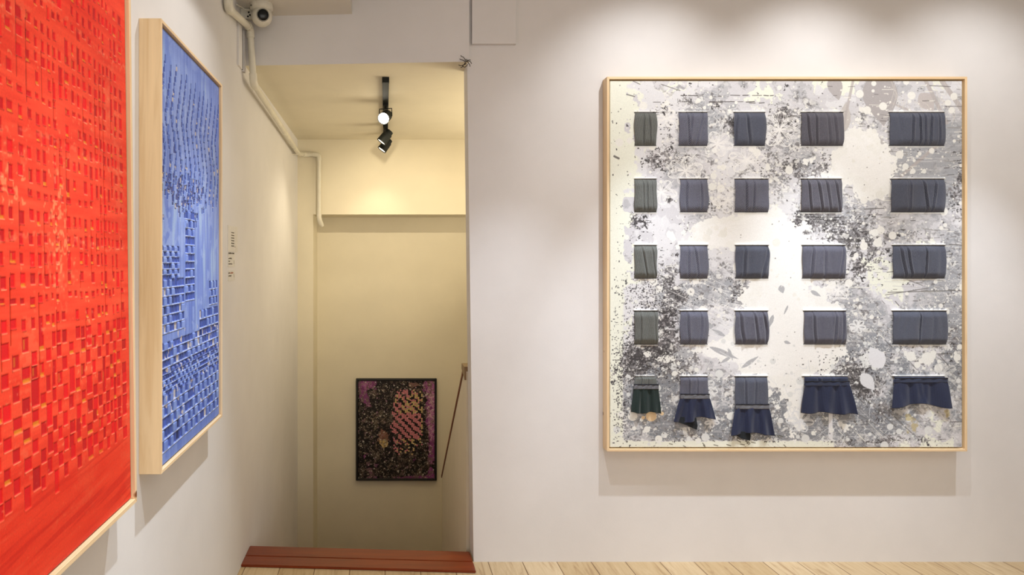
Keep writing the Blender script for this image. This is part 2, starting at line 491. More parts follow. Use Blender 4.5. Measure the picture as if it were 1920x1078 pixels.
# ================================================================== large textile artwork
AX0, AX1, AZ0, AZ1 = 1.0907, 2.862, 0.571, 2.413
big = root('framed_textile_artwork', (1.976, WALL_Y, AZ0), 'large pine-framed canvas of grey and white splatters threaded with rows of dark cloth pieces', 'artwork')
fm = lambda a, h, z: Vector((a, WALL_Y - h, z))
make_frame(big, fm, AX0, AX1, AZ0, AZ1, 0.012, 0.065, (M['pine_z'], M['pine_z'], M['pine_x'], M['pine_x']))
CX0, CX1, CZ0, CZ1 = AX0 + 0.0185, AX1 - 0.0185, AZ0 + 0.0185, AZ1 - 0.0185
CD = WALL_Y - 0.055                                        # canvas face depth
sc = F / CD
bx0, bx1 = PX + CX0 * sc, PX + CX1 * sc; by0, by1 = PY - (CZ1 - EYE) * sc, PY - (CZ0 - EYE) * sc
P = Paint(bx0, by0, bx1, by1, 1.4, (239, 242, 230), 11)
R = P.rng
n60 = P.noise(70); n18 = P.noise(20); n6 = P.noise(7, oct=3); n3 = P.noise(3.2, oct=2); n18b = P.noise(24); nh = P.noise(26, 3, oct=3); nd = P.noise(16, 4, rot=0.9)
# printed field, lilac white
inside = sstep(P.X, 1166, 1172) * sstep(-P.Y, -828, -824)
inside *= 1 - sstep(n18 * 0.5 + P.g([(1500, 150, 260, 40, 1.6), (1800, 480, 80, 60, 2.0), (1690, 540, 60, 60, 1.6), (1610, 470, 50, 50, 1.5), (1790, 640, 40, 110, 1.2), (1740, 800, 110, 40, 1.3), (1560, 835, 60, 12, 1.5), (1180, 480, 30, 200, 1.3), (1170, 260, 26, 120, 1.6), (1630, 700, 70, 60, 1.2), (1420, 190, 80, 40, 1.4)]), 0.55, 0.9)
P.put(inside, (226, 227, 232))
G = P.g([(1250, 160, 90, 40, .6), (1340, 215, 90, 40, .7), (1290, 290, 90, 60, .6), (1490, 250, 60, 80, .9), (1480, 320, 90, 60, .7), (1720, 250, 110, 80, 1.1), (1790, 300, 60, 120, 1.0),
         (1640, 190, 30, 60, 1.0), (1760, 330, 80, 60, .8), (1330, 370, 70, 60, .6), (1560, 420, 90, 70, .8), (1700, 410, 100, 50, .8), (1320, 500, 60, 90, .6), (1230, 520, 60, 70, .5), (1330, 560, 110, 50, .6), (1410, 545, 50, 50, .6),
         (1220, 690, 70, 60, 1.3), (1210, 770, 60, 70, 1.1), (1330, 720, 120, 60, .8), (1320, 800, 160, 40, 1.1), (1420, 800, 90, 60, .9), (1540, 800, 120, 60, 1.0), (1640, 790, 90, 60, 1.3), (1700, 680, 100, 90, 1.0), (1790, 570, 50, 80, 1.3), (1800, 700, 30, 120, 1.0), (1570, 545, 50, 70, .8), (1600, 620, 60, 70, .7), (1480, 720, 40, 60, .6), (1790, 480, 40, 40, .9), (1400, 150, 80, 20, .3)])
G = G * (1 - .45 * P.g([(1730, 170, 110, 45, 1.0), (1250, 165, 90, 26, .8)]))
edge_m = sstep(P.X + .8 * n6, 1164, 1172) * np.clip(1 - sstep(P.Y + .8 * n6, 824, 829) * sstep(-P.X, -1566, -1560), 0, 1)
edge_m *= 1 - .9 * sstep(P.X, 1553, 1555) * sstep(-P.X, -1562, -1560) * sstep(P.Y, 764, 768)
G *= edge_m
gg = (G + 0.26 * n60 + 0.22 * n18) * edge_m
P.put(sstep(gg, .30, .36), (212, 212, 218))
P.put(sstep(gg + .08 * n6 - .12 * (P.Y < 520), .62, .66), (190, 191, 197))
low = sstep(P.Y, 560, 700)
P.put(sstep(gg + 0.15 * n6 - .15 * (P.Y < 520), .95, 1.0) * (0.65 + 0.35 * low), (158, 162, 170))
P.put(sstep(gg + 0.1 * n6, 1.15, 1.2) * low, (134, 138, 146))
# washed brushed streaks
P.put(sstep(nh, .8, 1.3) * 0.35 * sstep(G, .2, .6), (225, 226, 230))
# leaf shapes and straps, top right
def leaf(x, y, L, w, a, c, al=1.0):
    pts = []
    for i in range(21):
        t = i / 20; pts.append((t * L, w * math.sin(math.pi * t ** .8)))
    pts += [(p[0], -p[1]) for p in pts[::-1]]
    ca, sa = math.cos(a), math.sin(a)
    P.poly([(x + px * ca - py * sa, y + px * sa + py * ca) for px, py in pts], c, al)
# dark marbled clusters
D = .86 * P.g([(1240, 205, 30, 10, 1.2), (1345, 195, 14, 8, 1.6), (1300, 190, 34, 9, 1.0), (1230, 290, 16, 60, .8), (1280, 300, 40, 16, .9), (1255, 240, 16, 30, .9), (1370, 235, 14, 22, 1.2), (1420, 275, 22, 10, 1.2), (1475, 230, 28, 26, 1.5), (1480, 320, 50, 26, 1.3),
         (1205, 415, 20, 24, 1.5), (1330, 385, 24, 22, 1.3), (1256, 375, 7, 8, 1.8), (1295, 430, 20, 12, 1.2), (1520, 410, 38, 24, 1.9), (1570, 405, 40, 30, 1.2), (1495, 440, 24, 20, 1.4), (1600, 440, 40, 30, 1.0), (1245, 520, 22, 30, .9), (1280, 555, 24, 12, 1.4), (1262, 500, 14, 30, .9),
         (1380, 550, 14, 26, 1.5), (1410, 545, 18, 10, 1.5), (1465, 545, 10, 12, 2.0), (1240, 600, 40, 60, .95), (1255, 580, 18, 40, 1.1), (1210, 665, 50, 26, 1.9), (1190, 700, 30, 24, 1.5), (1270, 690, 40, 30, 1.1), (1300, 630, 30, 14, .9), (1590, 700, 44, 26, 1.9), (1620, 730, 34, 18, 1.9), (1650, 770, 24, 16, 1.2), (1580, 450, 30, 12, 1), (1620, 600, 50, 12, .7), (1610, 500, 26, 40, 1.0),
         (1660, 480, 40, 50, .6), (1790, 370, 24, 40, 1.0), (1800, 320, 14, 40, 1.0), (1720, 280, 60, 12, .6), (1550, 290, 20, 40, .9), (1700, 440, 80, 10, .7), (1780, 640, 30, 40, .8), (1770, 700, 30, 20, 1.0), (1380, 825, 120, 6, .9), (1600, 830, 60, 8, 1.0), (1700, 822, 60, 10, .8), (1470, 690, 14, 12, .8)])
marb = np.abs(n6 + .4 * n3)                                  # vein like pattern
P.put(sstep(D * 1.0 + .25 * n18b - .62 * marb, .52, .60), (136, 133, 136))
P.put(sstep(D * 1.0 + .22 * n18b + .40 * n3 + .34 * n6, 1.34, 1.42), (84, 82, 85))
P.put(sstep(D + .5 * nh + .35 * n3, 1.6, 1.7), (72, 70, 72))
# fine marbling: pale and mid grey veins all through the printed greys
nv = P.noise(11, oct=3); nv2 = P.noise(6, oct=2); nv3 = P.noise(15, 5, oct=3, rot=.5)
act = sstep(G + .15 * n18, .35, .7) * (1 - .75 * sstep(P.X, 1600, 1680) * sstep(-P.Y, -470, -400)) * (1 - .4 * sstep(P.Y, 690, 720) * sstep(P.X, 1480, 1520))
P.put(act * sstep(-np.abs(nv), -.12, -.05) * .75, (240, 240, 238))
P.put(act * sstep(-np.abs(nv2 + .5), -.10, -.03) * .6, (238, 238, 236))
P.put(act * sstep(nv3 + .5 * n3, 1.1, 1.3) * .7, (150, 150, 154))
P.put(act * sstep(nv2 - .5 * nv + .4 * n3, 1.5, 1.65) * .75, (120, 118, 120))
P.put(act * sstep(-nv - .4 * n3, 1.3, 1.45) * .7, (243, 243, 240))
# brushed horizontal streaks on the right, and smooth grey there
for i in range(900):
    x = R.uniform(1430, 1811); y = R.uniform(155, 835); L = R.uniform(8, 60); q = R.random()
    a = R.normal(0, .04) + (.75 if y > 690 and R.random() < .6 else 0)
    if q < .75: P.line([(x, y), (min(x + L * math.cos(a), 1811), y + L * math.sin(a))], R.uniform(.6, 1.3), ((204, 204, 206), (222, 222, 222), (184, 184, 188))[R.integers(0, 3)], .55)
leaf(1645, 132, 105, 33, 1.45, (176, 172, 174)); leaf(1560, 140, 50, 14, 1.3, (182, 178, 180)); leaf(1725, 175, 42, 15, .9, (196, 190, 190))
leaf(1580, 250, 60, 12, -1.45, (200, 196, 194)); leaf(1640, 300, 60, 30, -2.0, (190, 188, 190))
for a_, b__, w_ in (((1735, 150), (1775, 230), 7), ((1765, 150), (1811, 215), 9), ((1670, 192), (1730, 218), 4), ((1600, 150), (1582, 235), 5), ((1760, 270), (1690, 330), 6)):
    P.line([a_, b__], w_, (186, 180, 180), .85)
for i in range(26):
    x = R.uniform(1660, 1810); y = R.uniform(150, 210); a = R.uniform(.4, 1.4); L = R.uniform(20, 60)
    P.line([(x, y), (x + L * .5 * math.cos(a), y + L * .5 * math.sin(a)), (x + L * math.cos(a + .3), y + L * math.sin(a + .3))], .9, (214, 210, 204), .8)
# cracked horizontal lines (top band and right part)
for (y, xa, xb_) in ((179, 1277, 1318), (181, 1330, 1365), (179, 1370, 1450), (191, 1330, 1420), (191, 1278, 1300), (193, 1405, 1440), (192, 1225, 1250), (217, 1440, 1510), (220, 1450, 1500)):
    x = xa
    while x < xb_:
        L = R.uniform(6, 22); P.line([(x, y + R.uniform(-.6, .6)), (min(x + L, xb_), y + R.uniform(-.6, .6))], R.uniform(.9, 1.7), (88, 84, 82)); x += L + R.uniform(2, 9)
for i in range(520):
    x = R.uniform(1540, 1811); y = R.uniform(160, 835)
    c = {0: 0}
    if y > 600 and x < 1660: a = .8
    elif y > 560: a = .85 if R.random() < .6 else 0
    else: a = R.normal(0, .08)
    L = R.uniform(2, 14) if R.random() < .85 else R.uniform(14, 40)
    cc = (96, 93, 93) if R.random() < .6 else (150, 148, 146)
    if R.random() < .35: cc = (238, 238, 230)
    P.line([(x, y), (x + L * math.cos(a), y + L * math.sin(a))], R.uniform(.7, 1.6), cc, .85)
for (xa, ya, xb_, yb_, w_) in ((1665, 548, 1811, 544, 1.6), (1660, 553, 1740, 540, 1.3), (1780, 458, 1811, 460, 1.8), (1730, 535, 1690, 520, 1.2), (1620, 745, 1680, 800, 1.6), (1655, 760, 1710, 812, 1.4), (1590, 765, 1650, 800, 1.2), (1175, 177, 1190, 181, 2), (1152, 293, 1160, 297, 4), (1240, 158, 1275, 170, 1.3), (1187, 152, 1200, 158, 1.4)):
    P.line([(xa, ya), (xb_, yb_)], w_, (110, 108, 106), .9)
for i in range(30):
    x = R.uniform(1255, 1480); y = R.uniform(815, 838); P.line([(x, y), (x + R.uniform(3, 9), y + R.uniform(1, 5))], 1.4, (80, 76, 62), .9)
# white paint islands with ragged edge
Wt = P.g([(1612, 300, 58, 48, 1.6), (1640, 340, 40, 50, .9), (1610, 262, 40, 16, .7), (1380, 440, 70, 34, 1.4), (1440, 455, 40, 60, 1.0), (1480, 470, 40, 60, 1.0), (1350, 430, 30, 20, .9), (1450, 560, 60, 40, .9), (1480, 620, 70, 60, 1.5), (1530, 650, 60, 60, 1.2), (1400, 655, 60, 36, 1.4), (1340, 655, 36, 16, 1.2), (1555, 590, 30, 50, .7), (1460, 700, 40, 60, .9), (1500, 760, 20, 60, .7), (1430, 420, 40, 30, .8), (1530, 350, 40, 40, .6), (1300, 440, 30, 30, .5), (1470, 520, 50, 50, 1.0), (1380, 300, 60, 40, .35), (1270, 450, 60, 30, .4), (1440, 640, 50, 60, .8), (1480, 800, 16, 40, .5)])
ang = np.arctan2(P.Y - 310, P.X - 1612); spk = np.abs(np.sin(ang * 11 + 2 * n60)) * .22 * np.exp(-((P.X - 1612) / 110) ** 2 - ((P.Y - 310) / 100) ** 2)
P.put(sstep(Wt + spk + .17 * n18 + .1 * n6, .66, .72), (244, 245, 243))
P.put(sstep(Wt + .25 * n18b, .95, 1.3) * .6, (250, 251, 252))
# grey leaf fragments left inside the white
for (x, y, L, w, a) in ((1330, 650, 60, 5, .4), (1365, 652, 26, 3, 1.2), (1372, 668, 26, 3, 2.6), (1340, 610, 40, 6, 2.9), (1390, 690, 40, 4, -.6), (1520, 545, 22, 4, .5), (1478, 572, 20, 2, 2), (1463, 535, 16, 6, 1.2), (1470, 640, 14, 3, .3), (1450, 590, 26, 4, 1.9), (1420, 700, 50, 6, 2.5), (1300, 660, 50, 9, 2.9), (1360, 630, 30, 4, 3.6)):
    leaf(x, y, L, w, a, (176, 178, 184), .9)
# splatter: white dots over the greys
cnt = 0
while cnt < 2600:
    x, y = R.uniform(bx0, bx1), R.uniform(by0, by1)
    j = min(P.W - 1, int((x - bx0) * P.k)); i = min(P.H - 1, int((y - by0) * P.k))
    cnt += 1
    if R.random() > min(1, G[i, j] * .8 + D[i, j] * .5 + .1): continue
    r = min(7.5, .7 + R.pareto(2.0) * 1.2)
    P.disc(x, y, r, (240, 240, 236) if y < 600 else (226, 229, 230), .95)
for (x, y, r) in ((1249, 673, 8), (1237, 674, 5), (1262, 672, 5), (1273, 681, 4), (1306, 693, 4), (1215, 664, 6), (1186, 780, 9), (1213, 805, 6), (1235, 823, 7), (1221, 780, 10), (1189, 803, 4), (1560, 806, 4), (1525, 812, 4), (1585, 800, 6), (1641, 436, 7), (1646, 455, 8), (1650, 365, 8), (1715, 365, 6), (1712, 321, 5), (1698, 312, 6), (1733, 321, 4), (1805, 538, 6), (1708, 668, 9), (1740, 672, 12), (1760, 690, 8), (1795, 670, 7), (1800, 650, 5), (1330, 435, 6), (1338, 330, 6), (1340, 282, 5), (1440, 315, 5), (1335, 350, 7), (1265, 700, 5), (1370, 780, 7), (1165, 777, 6), (1310, 826, 5)):
    c = (232, 206, 168) if (x, y) == (1221, 780) else (238, 239, 236)
    P.disc(x, y, r, c)
    for q in range(5): P.disc(x + R.normal(0, r * .9), y + R.normal(0, r * .9), r * R.uniform(.2, .5), c)
# fine dark splatter, bottom left and scattered
for i in range(2200):
    k = R.integers(0, 6)
    cx, cy, sx, sy = ((1215, 640, 36, 42), (1165, 740, 10, 60), (1240, 590, 30, 40), (1200, 560, 26, 40), (1600, 700, 40, 30), (1210, 680, 34, 22))[k]
    x, y = R.normal(cx, sx), R.normal(cy, sy)
    P.disc(x, y, min(2.4, .5 + R.exponential(.45)), (70, 68, 72), .9, ry=min(2.4, .5 + R.exponential(.5)))
for i in range(300):
    P.disc(R.uniform(bx0, bx1), R.uniform(by0, by1), R.uniform(.5, 1.3), (120, 118, 118), .8)
# line drawn flowers in white
def flower(x, y, r, n, a0, c=(242, 242, 242), w=1.1, squash=.8):
    for k in range(n):
        a = a0 + 2 * math.pi * k / n
        for q in (1.0, .7, .42):
            pts = []
            for i in range(15):
                t = i / 14 * math.pi; rr = r * math.sin(t) * (1.0 if q == 1 else .92)
                aa = a + (t / math.pi - .5) * 1.5 * q
                rad = r * (math.sin(t) ** .6)
                pts.append((x + rad * math.cos(aa), y + rad * math.sin(aa) * squash))
            P.line(pts, w, c, .85)
    for q in range(14):
        aa = q * .45; P.line([(x, y), (x + r * .5 * math.cos(aa), y + r * .45 * math.sin(aa))], .8, c, .8)
flower(1462, 243, 42, 7, .3); flower(1250, 222, 22, 6, .1); flower(1285, 320, 34, 6, .7); flower(1345, 270, 30, 6, .2); flower(1400, 300, 34, 5, 1.0)
flower(1365, 375, 30, 5, .4); flower(1240, 360, 30, 5, .2); flower(1320, 730, 26, 6, .2, (236, 238, 240)); flower(1575, 730, 22, 6, .5, (232, 234, 238)); flower(1608, 612, 16, 6, .2, (236, 238, 240)); flower(1640, 670, 20, 7, .4, (236, 238, 240)); flower(1570, 545, 24, 5, .8); flower(1500, 790, 26, 6, .1, (226, 230, 236)); flower(1335, 790, 14, 5, .3, (232, 234, 238)); flower(1770, 700, 26, 5, .6, (214, 216, 216))
leaf(1655, 690, 46, 16, -2.1, (226, 228, 234)); leaf(1615, 700, 40, 12, .9, (222, 224, 230))
for i in range(70):
    x, y = R.normal(1310, 50), R.normal(340, 110); a = R.uniform(0, 6.28); L = R.uniform(8, 30); pts = [(x, y)]
    for q in range(8): a += R.normal(0, .45); pts.append((pts[-1][0] + L / 8 * math.cos(a), pts[-1][1] + L / 8 * math.sin(a)))
    P.line(pts, .9, (244, 244, 244), .85)
for i in range(34):
    x, y = R.normal(1330, 40), R.normal(580, 36); L = R.uniform(20, 60); P.line([(x, y), (x + L, y + L * R.normal(.45, .15))], .9, (242, 243, 244), .8)
for i in range(60):
    x, y = R.normal(1560, 90), R.normal(770, 40); a = R.uniform(0, 6.28); pts = [(x, y)]
    for q in range(8): a += R.normal(0, .6); pts.append((pts[-1][0] + 3 * math.cos(a), pts[-1][1] + 3 * math.sin(a)))
    P.line(pts, .9, (222, 226, 232), .8)
for (x, y) in ((1663, 838), (1510, 822)):
    pts = [(x - 16 + i * 1.6, y - 2 + 2.2 * math.sin(i * 1.3)) for i in range(20)]
# yellow-ochre stain at lower right
P.put(sstep(P.g([(1708, 795, 14, 22, 1.1), (1775, 775, 8, 14, 1.1)]) + .2 * n6, .6, .9) * .55, (190, 170, 110))

# ---- the cloth pieces: px extents and look
cols = [(1190, 1230), (1275, 1326), (1378, 1439), (1503, 1581), (1670, 1770)]
rows = [(211, 273.5), (336, 398), (460, 522), (583, 645.5)]
ext = {(0, 1): (1273, 1325), (0, 2): (1376, 1434), (0, 3): (1502, 1580), (0, 4): (1667, 1770), (1, 1): (1275, 1326), (1, 3): (1502, 1577), (2, 3): (1504, 1584), (3, 3): (1507, 1585), (3, 4): (1673, 1774), (2, 4): (1673, 1771), (3, 0): (1190, 1232), (2, 2): (1379, 1440)}
slits = []
for r, (ya, yb_) in enumerate(rows):
    for c in range(5):
        xa, xb_ = ext.get((r, c), cols[c]); slits.append((xa, xb_, ya, yb_))
brow = [(1191, 1226), (1275, 1326), (1378, 1438), (1505, 1588), (1674, 1770)]
for xa, xb_ in brow: slits.append((xa, xb_, 706, None))
def lip(x0, x1, y, sgn, hh=.0065):
    w = P.win(x0 - 6, y - 6, x1 + 6, y + 6)
    d = (P.Y[w] - y) * sgn
    m = np.clip((P.X[w] - x0 + 3) / 4, 0, 1) * np.clip((x1 + 3 - P.X[w]) / 4, 0, 1) * ((d >= -.4) * np.exp(-np.maximum(d, 0) / 1.8))
    P.h[w] = np.maximum(P.h[w], m * hh)
    w2 = P.win(x0 - 3, y - 4, x1 + 3, y + 4)
    mm = np.clip(1 - d / 3.0, 0, 1) * (d >= -.3) * np.clip((P.X[w] - x0 + 3) / 3, 0, 1) * np.clip((x1 + 3 - P.X[w]) / 3, 0, 1)
    P._b(w, mm * .85, (240, 241, 238))  # pale highlight painted along the lip, where the raised edge catches light
for (xa, xb_, ya, yb_) in slits:  # dark lines painted along the slits for the shade inside them
    P.rect(xa - 1, ya - .4, xb_ + 1, ya + 1.2, (30, 28, 30))
    lip(xa, xb_, ya - 1.2, -1)
    if yb_:
        P.rect(xa - 1, yb_ - .8, xb_ + 1, yb_ + .5, (40, 38, 40)); lip(xa, xb_, yb_ + 1.0, 1, .003)
wid, hgt = CX1 - CX0, CZ1 - CZ0
panel('canvas', P, lambda U, V, h: (CX0 + U * wid, CD - h, CZ1 - V * hgt), M['paint_big'], big, M['canvas_edge'], (0, 0.042, 0))

def cloth(name, xa, xb_, ya, yb_, mat, parent, folds=(), bulge=0.014, seed=0, side=2.0, nx=110, ny=40, base=0.0, top_in=True, bot_in=True, wave=0.0, flare=0.0, hem=None, seam=None, lean=0.0):
    """a draped piece of cloth in front of the canvas; folds: (pos 0..1, drift, depth m, width)"""
    rg = random.Random(seed)
    bm = bmesh.new(); sc_ = CD / F; grid = []
    ph = rg.uniform(0, 6.28); ph2 = rg.uniform(0, 6.28)
    extra = [(rg.uniform(.05, .95), rg.uniform(-.12, .12), rg.uniform(.0012, .0028), rg.uniform(3.5, 7) / (xb_ - xa), rg.uniform(.1, .9)) for q in range(int((xb_ - xa) / 11) + 1 if ny > 6 else 0)]
    for i in range(ny + 1):
        t = i / ny; row = []
        edge = math.sin(math.pi * t) if bot_in else t
        for k in range(nx + 1):
            s = k / nx
            hw = (xb_ - xa) / 2; cxx = (xa + xb_) / 2
            x = cxx + (2 * s - 1) * (hw + side * edge * .5 + flare * t ** .8) + lean * t
            x += side * .35 * math.sin(t * 7 + ph) * (1 if s > .5 else -1) * abs(2 * s - 1)
            y = ya + (yb_ - ya) * t
            if hem and t > .0: y += hem(s) * t ** 1.2
            prof = (min(1, t * 5) if top_in else 1) * (min(1, (1 - t) * 5) if bot_in else 1)
            prof = math.sin(prof * math.pi / 2)
            d = base + bulge * prof * (1 - .5 * abs(2 * s - 1) ** 4)
            for (p0, dr, dp, wd) in folds:
                dp = dp * 1.25; wd = wd * .7; q = (s - p0 - dr * t) / wd
                d -= dp * prof * (math.exp(-q * q) - .6 * math.exp(-((q - 1.6) / 1.1) ** 2))
            for (p0, dr, dp, wd, tc) in extra:
                q = (s - p0 - dr * t) / wd; d -= dp * prof * math.exp(-q * q) * (.35 + .65 * math.exp(-((t - tc) / .35) ** 2))
            d += .0011 * prof * math.sin(s * 23 + ph + t * 3) * math.sin(s * 9 + ph2)
            if wave: d += wave * t * math.sin(s * 2 * math.pi * (2.5 + (seed % 3) * .5) + ph) 
            if not top_in and i == 0: pass
            d = max(d, .0015 if 0 < t < 1 or not (top_in or bot_in) else -.004)
            if (t == 0 and top_in) or (t == 1 and bot_in): d = -.004
            dd = CD - d
            row.append(bm.verts.new(((x - PX) * sc_, dd, EYE - (y - PY) * sc_)))
        grid.append(row)
    for i in range(ny):
        for k in range(nx):
            bm.faces.new((grid[i][k], grid[i + 1][k], grid[i + 1][k + 1], grid[i][k + 1]))
    loc = big.location
    o = link(name, bm, mat, parent, loc, smooth=True)
    sol = o.modifiers.new('thickness', 'SOLIDIFY'); sol.thickness = 0.0012; sol.offset = 0
    return o

kinds = {(0, 0): 'olive', (1, 0): 'olive', (2, 0): 'olive', (3, 0): 'olive', (0, 1): 'twill', (1, 1): 'twill', (2, 1): 'twill', (3, 1): 'twill',
         (0, 2): 'slate', (1, 2): 'twill', (2, 2): 'slate', (3, 2): 'pepper', (0, 3): 'twill2', (1, 3): 'twill2', (2, 3): 'pepper', (3, 3): 'pepper', (0, 4): 'slate', (1, 4): 'slate', (2, 4): 'slate', (3, 4): 'slate'}
foldset = {
 (0, 0): [(.42, -.05, .004, .05), (.62, .08, .004, .05)], (1, 0): [(.35, .05, .004, .05), (.55, 0, .004, .05), (.75, .05, .003, .05)], (2, 0): [(.3, .25, .005, .06), (.75, .2, .004, .05)], (3, 0): [(.25, 0, .004, .05), (.85, .05, .004, .06)],
 (0, 1): [(.28, .06, .006, .05), (.45, -.12, .004, .05), (.85, -.3, .005, .05)], (1, 1): [(.22, 0, .005, .05), (.72, .02, .004, .05)], (2, 1): [(.28, .0, .005, .05), (.5, .14, .005, .05)], (3, 1): [(.25, .04, .006, .05), (.75, -.05, .004, .05)],
 (0, 2): [(.38, .1, .006, .05), (.1, -.08, .004, .04)], (1, 2): [(.32, .0, .006, .04), (.56, -.05, .005, .04)], (2, 2): [(.28, -.08, .006, .05), (.98, -.2, .005, .05)], (3, 2): [(.12, .12, .006, .05), (.55, .12, .006, .05), (.85, .1, .006, .05)],
 (0, 3): [(.12, .08, .006, .025), (.32, .03, .006, .025), (.6, .05, .004, .04), (.75, .06, .004, .04)], (1, 3): [(.15, .08, .007, .025), (.38, .12, .007, .03), (.6, .1, .006, .03), (.82, .12, .006, .03)], (2, 3): [(.25, -.08, .007, .03), (.5, .0, .004, .04), (.95, -.1, .006, .03)], (3, 3): [(.2, .05, .006, .03), (.75, -.05, .006, .03), (.95, -.05, .006, .03)],
 (0, 4): [(.4, -.02, .006, .02), (.52, .02, .007, .015), (.62, 0, .005, .02), (.75, -.04, .006, .02), (.88, 0, .004, .02)], (1, 4): [(.34, -.02, .005, .02), (.58, .08, .007, .02), (.82, -.08, .006, .02), (.3, 0, .003, .02)], (2, 4): [(.12, .12, .006, .025), (.25, .1, .006, .02), (.62, -.03, .006, .015)], (3, 4): [(.5, -.03, .006, .015), (.75, -.04, .002, .04)]}
for (r, c), kd in kinds.items():
    xa, xb_ = ext.get((r, c), cols[c]); ya, yb_ = rows[r]
    cloth('cloth_piece', xa, xb_, ya, yb_, FB[kd], big, foldset[(r, c)], seed=r * 7 + c * 3, side=2.2 if c < 3 else 1.4, bulge=.016)
# bottom row: hanging ends with trim and ruffles (upper px end, ruffle bottom, ruffle half widening, hem)
def bottom(c, x0, x1, yband, yend, mats, flare, lean, hem, ex_base=.012, wave=.006, band='band'):
    up = cloth('hanging_cloth', x0, x1, 706, yband, FB[mats[0]], big, [(.3, .02, .004, .04), (.62, -.03, .003, .04)], seed=40 + c, side=1.0, bulge=.013, bot_in=False, hem=hem[0], flare=hem[2])
    xl, xr_ = x0 - hem[2], x1 + hem[2]
    h0 = hem[0]
    rf = cloth('ruffle', xl - .5, xr_ + .5, yband - 1, yend, FB[mats[1]], up, [(.3, .03, .003, .07), (.68, -.02, .003, .08)], seed=50 + c, side=.5, bulge=.002, base=.013, top_in=False, bot_in=False, wave=wave, flare=flare, hem=lambda s: hem[1](s), lean=lean)
    for v in rf.data.vertices:                                  # follow the slanting trim line at the top
        pass
    bnd = cloth('trim_band', xl - .8, xr_ + .8, yband - 7, yband + .5, FB[band], up, (), seed=60 + c, side=0, bulge=.0015, base=.0145, top_in=False, bot_in=False, hem=None, nx=40, ny=6)
    pp = cloth('piping', xl - .9, xr_ + .9, yband - 9, yband - 7, FB['piping'], up, (), seed=70 + c, side=0, bulge=.002, base=.015, top_in=False, bot_in=False, nx=40, ny=3)
    return up
Z_ = lambda s: 0.0
u0 = bottom(0, 1191, 1228, 728, 773, ('olive', 'green'), 5, 0, (Z_, lambda s: -1.5 * math.cos(s * 9), 4.0), wave=.004)
u1 = bottom(1, 1275, 1326, 746, 786, ('pepper', 'navy'), 13, 0, (Z_, lambda s: 3 * math.sin(s * 7) + (3 if s < .5 else -2), 1.0))
u2 = bottom(2, 1378, 1438, 765, 813, ('slate', 'navy'), 10, 1, (Z_, lambda s: 3 * math.sin(s * 6 + 2), .5))
u3 = bottom(3, 1508, 1588, 722, 773, ('navyband', 'navy'), 11, 4, (Z_, lambda s: 6 * (s - .4) * (s > .4) + 1.5 * math.sin(s * 12), 1.0), band='navyband')
u4 = bottom(4, 1676, 1770, 716, 762, ('navyband', 'navy'), 6, 2, (Z_, lambda s: 4.5 * math.cos(s * 6.6) - 2, 2.0), band='navyband')
def tail(parent, pts):
    bm = bmesh.new(); sc_ = CD / F
    vs = [Vector(((x - PX) * sc_, CD - .009 - .003 * (i % 2), EYE - (y - PY) * sc_)) for i, (x, y) in enumerate(pts)]
    prism(bm, vs, (0, .0015, 0)); bmesh.ops.subdivide_edges(bm, edges=list(bm.edges), cuts=2)
    link('lining_tail', bm, FB['black'], parent, big.location)
tail(u1, [(1264, 780), (1268, 790), (1282, 795), (1298, 802), (1305, 805), (1306, 797), (1304, 782)])
tail(u2, [(1372, 808), (1378, 815), (1388, 821), (1404, 825), (1406, 818), (1404, 808)])

# ================================================================== red and blue woven canvases on the left wall
def left_art(name, label, y0, y1, z0, z1, w, t, canvas_fn, mat, edge, recess=0.010, gap=0.004, tilt=0.0):
    r = root(name, (LX, (y0 + y1) / 2, z0), label, 'artwork')
    mp_ = lambda a, h, z: Vector((LX + h, a + tilt * (z - z0), z))
    make_frame(r, mp_, y0, y1, z0, z1, w, t, (M['pine_z'], M['pine_z'], M['pine_y'], M['pine_y']))
    a0, a1, b0, b1 = y0 + w + gap, y1 - w - gap, z0 + w + gap, z1 - w - gap
    P = canvas_fn((a1 - a0) * 1000, (b1 - b0) * 1000)
    fx = LX + t - recess
    panel('woven_canvas', P, lambda U, V, h: (fx + h, a0 + U * (a1 - a0) + tilt * (b1 - V * (b1 - b0) - z0), b1 - V * (b1 - b0)), mat, r, edge, (-0.035, 0, 0))
    return r

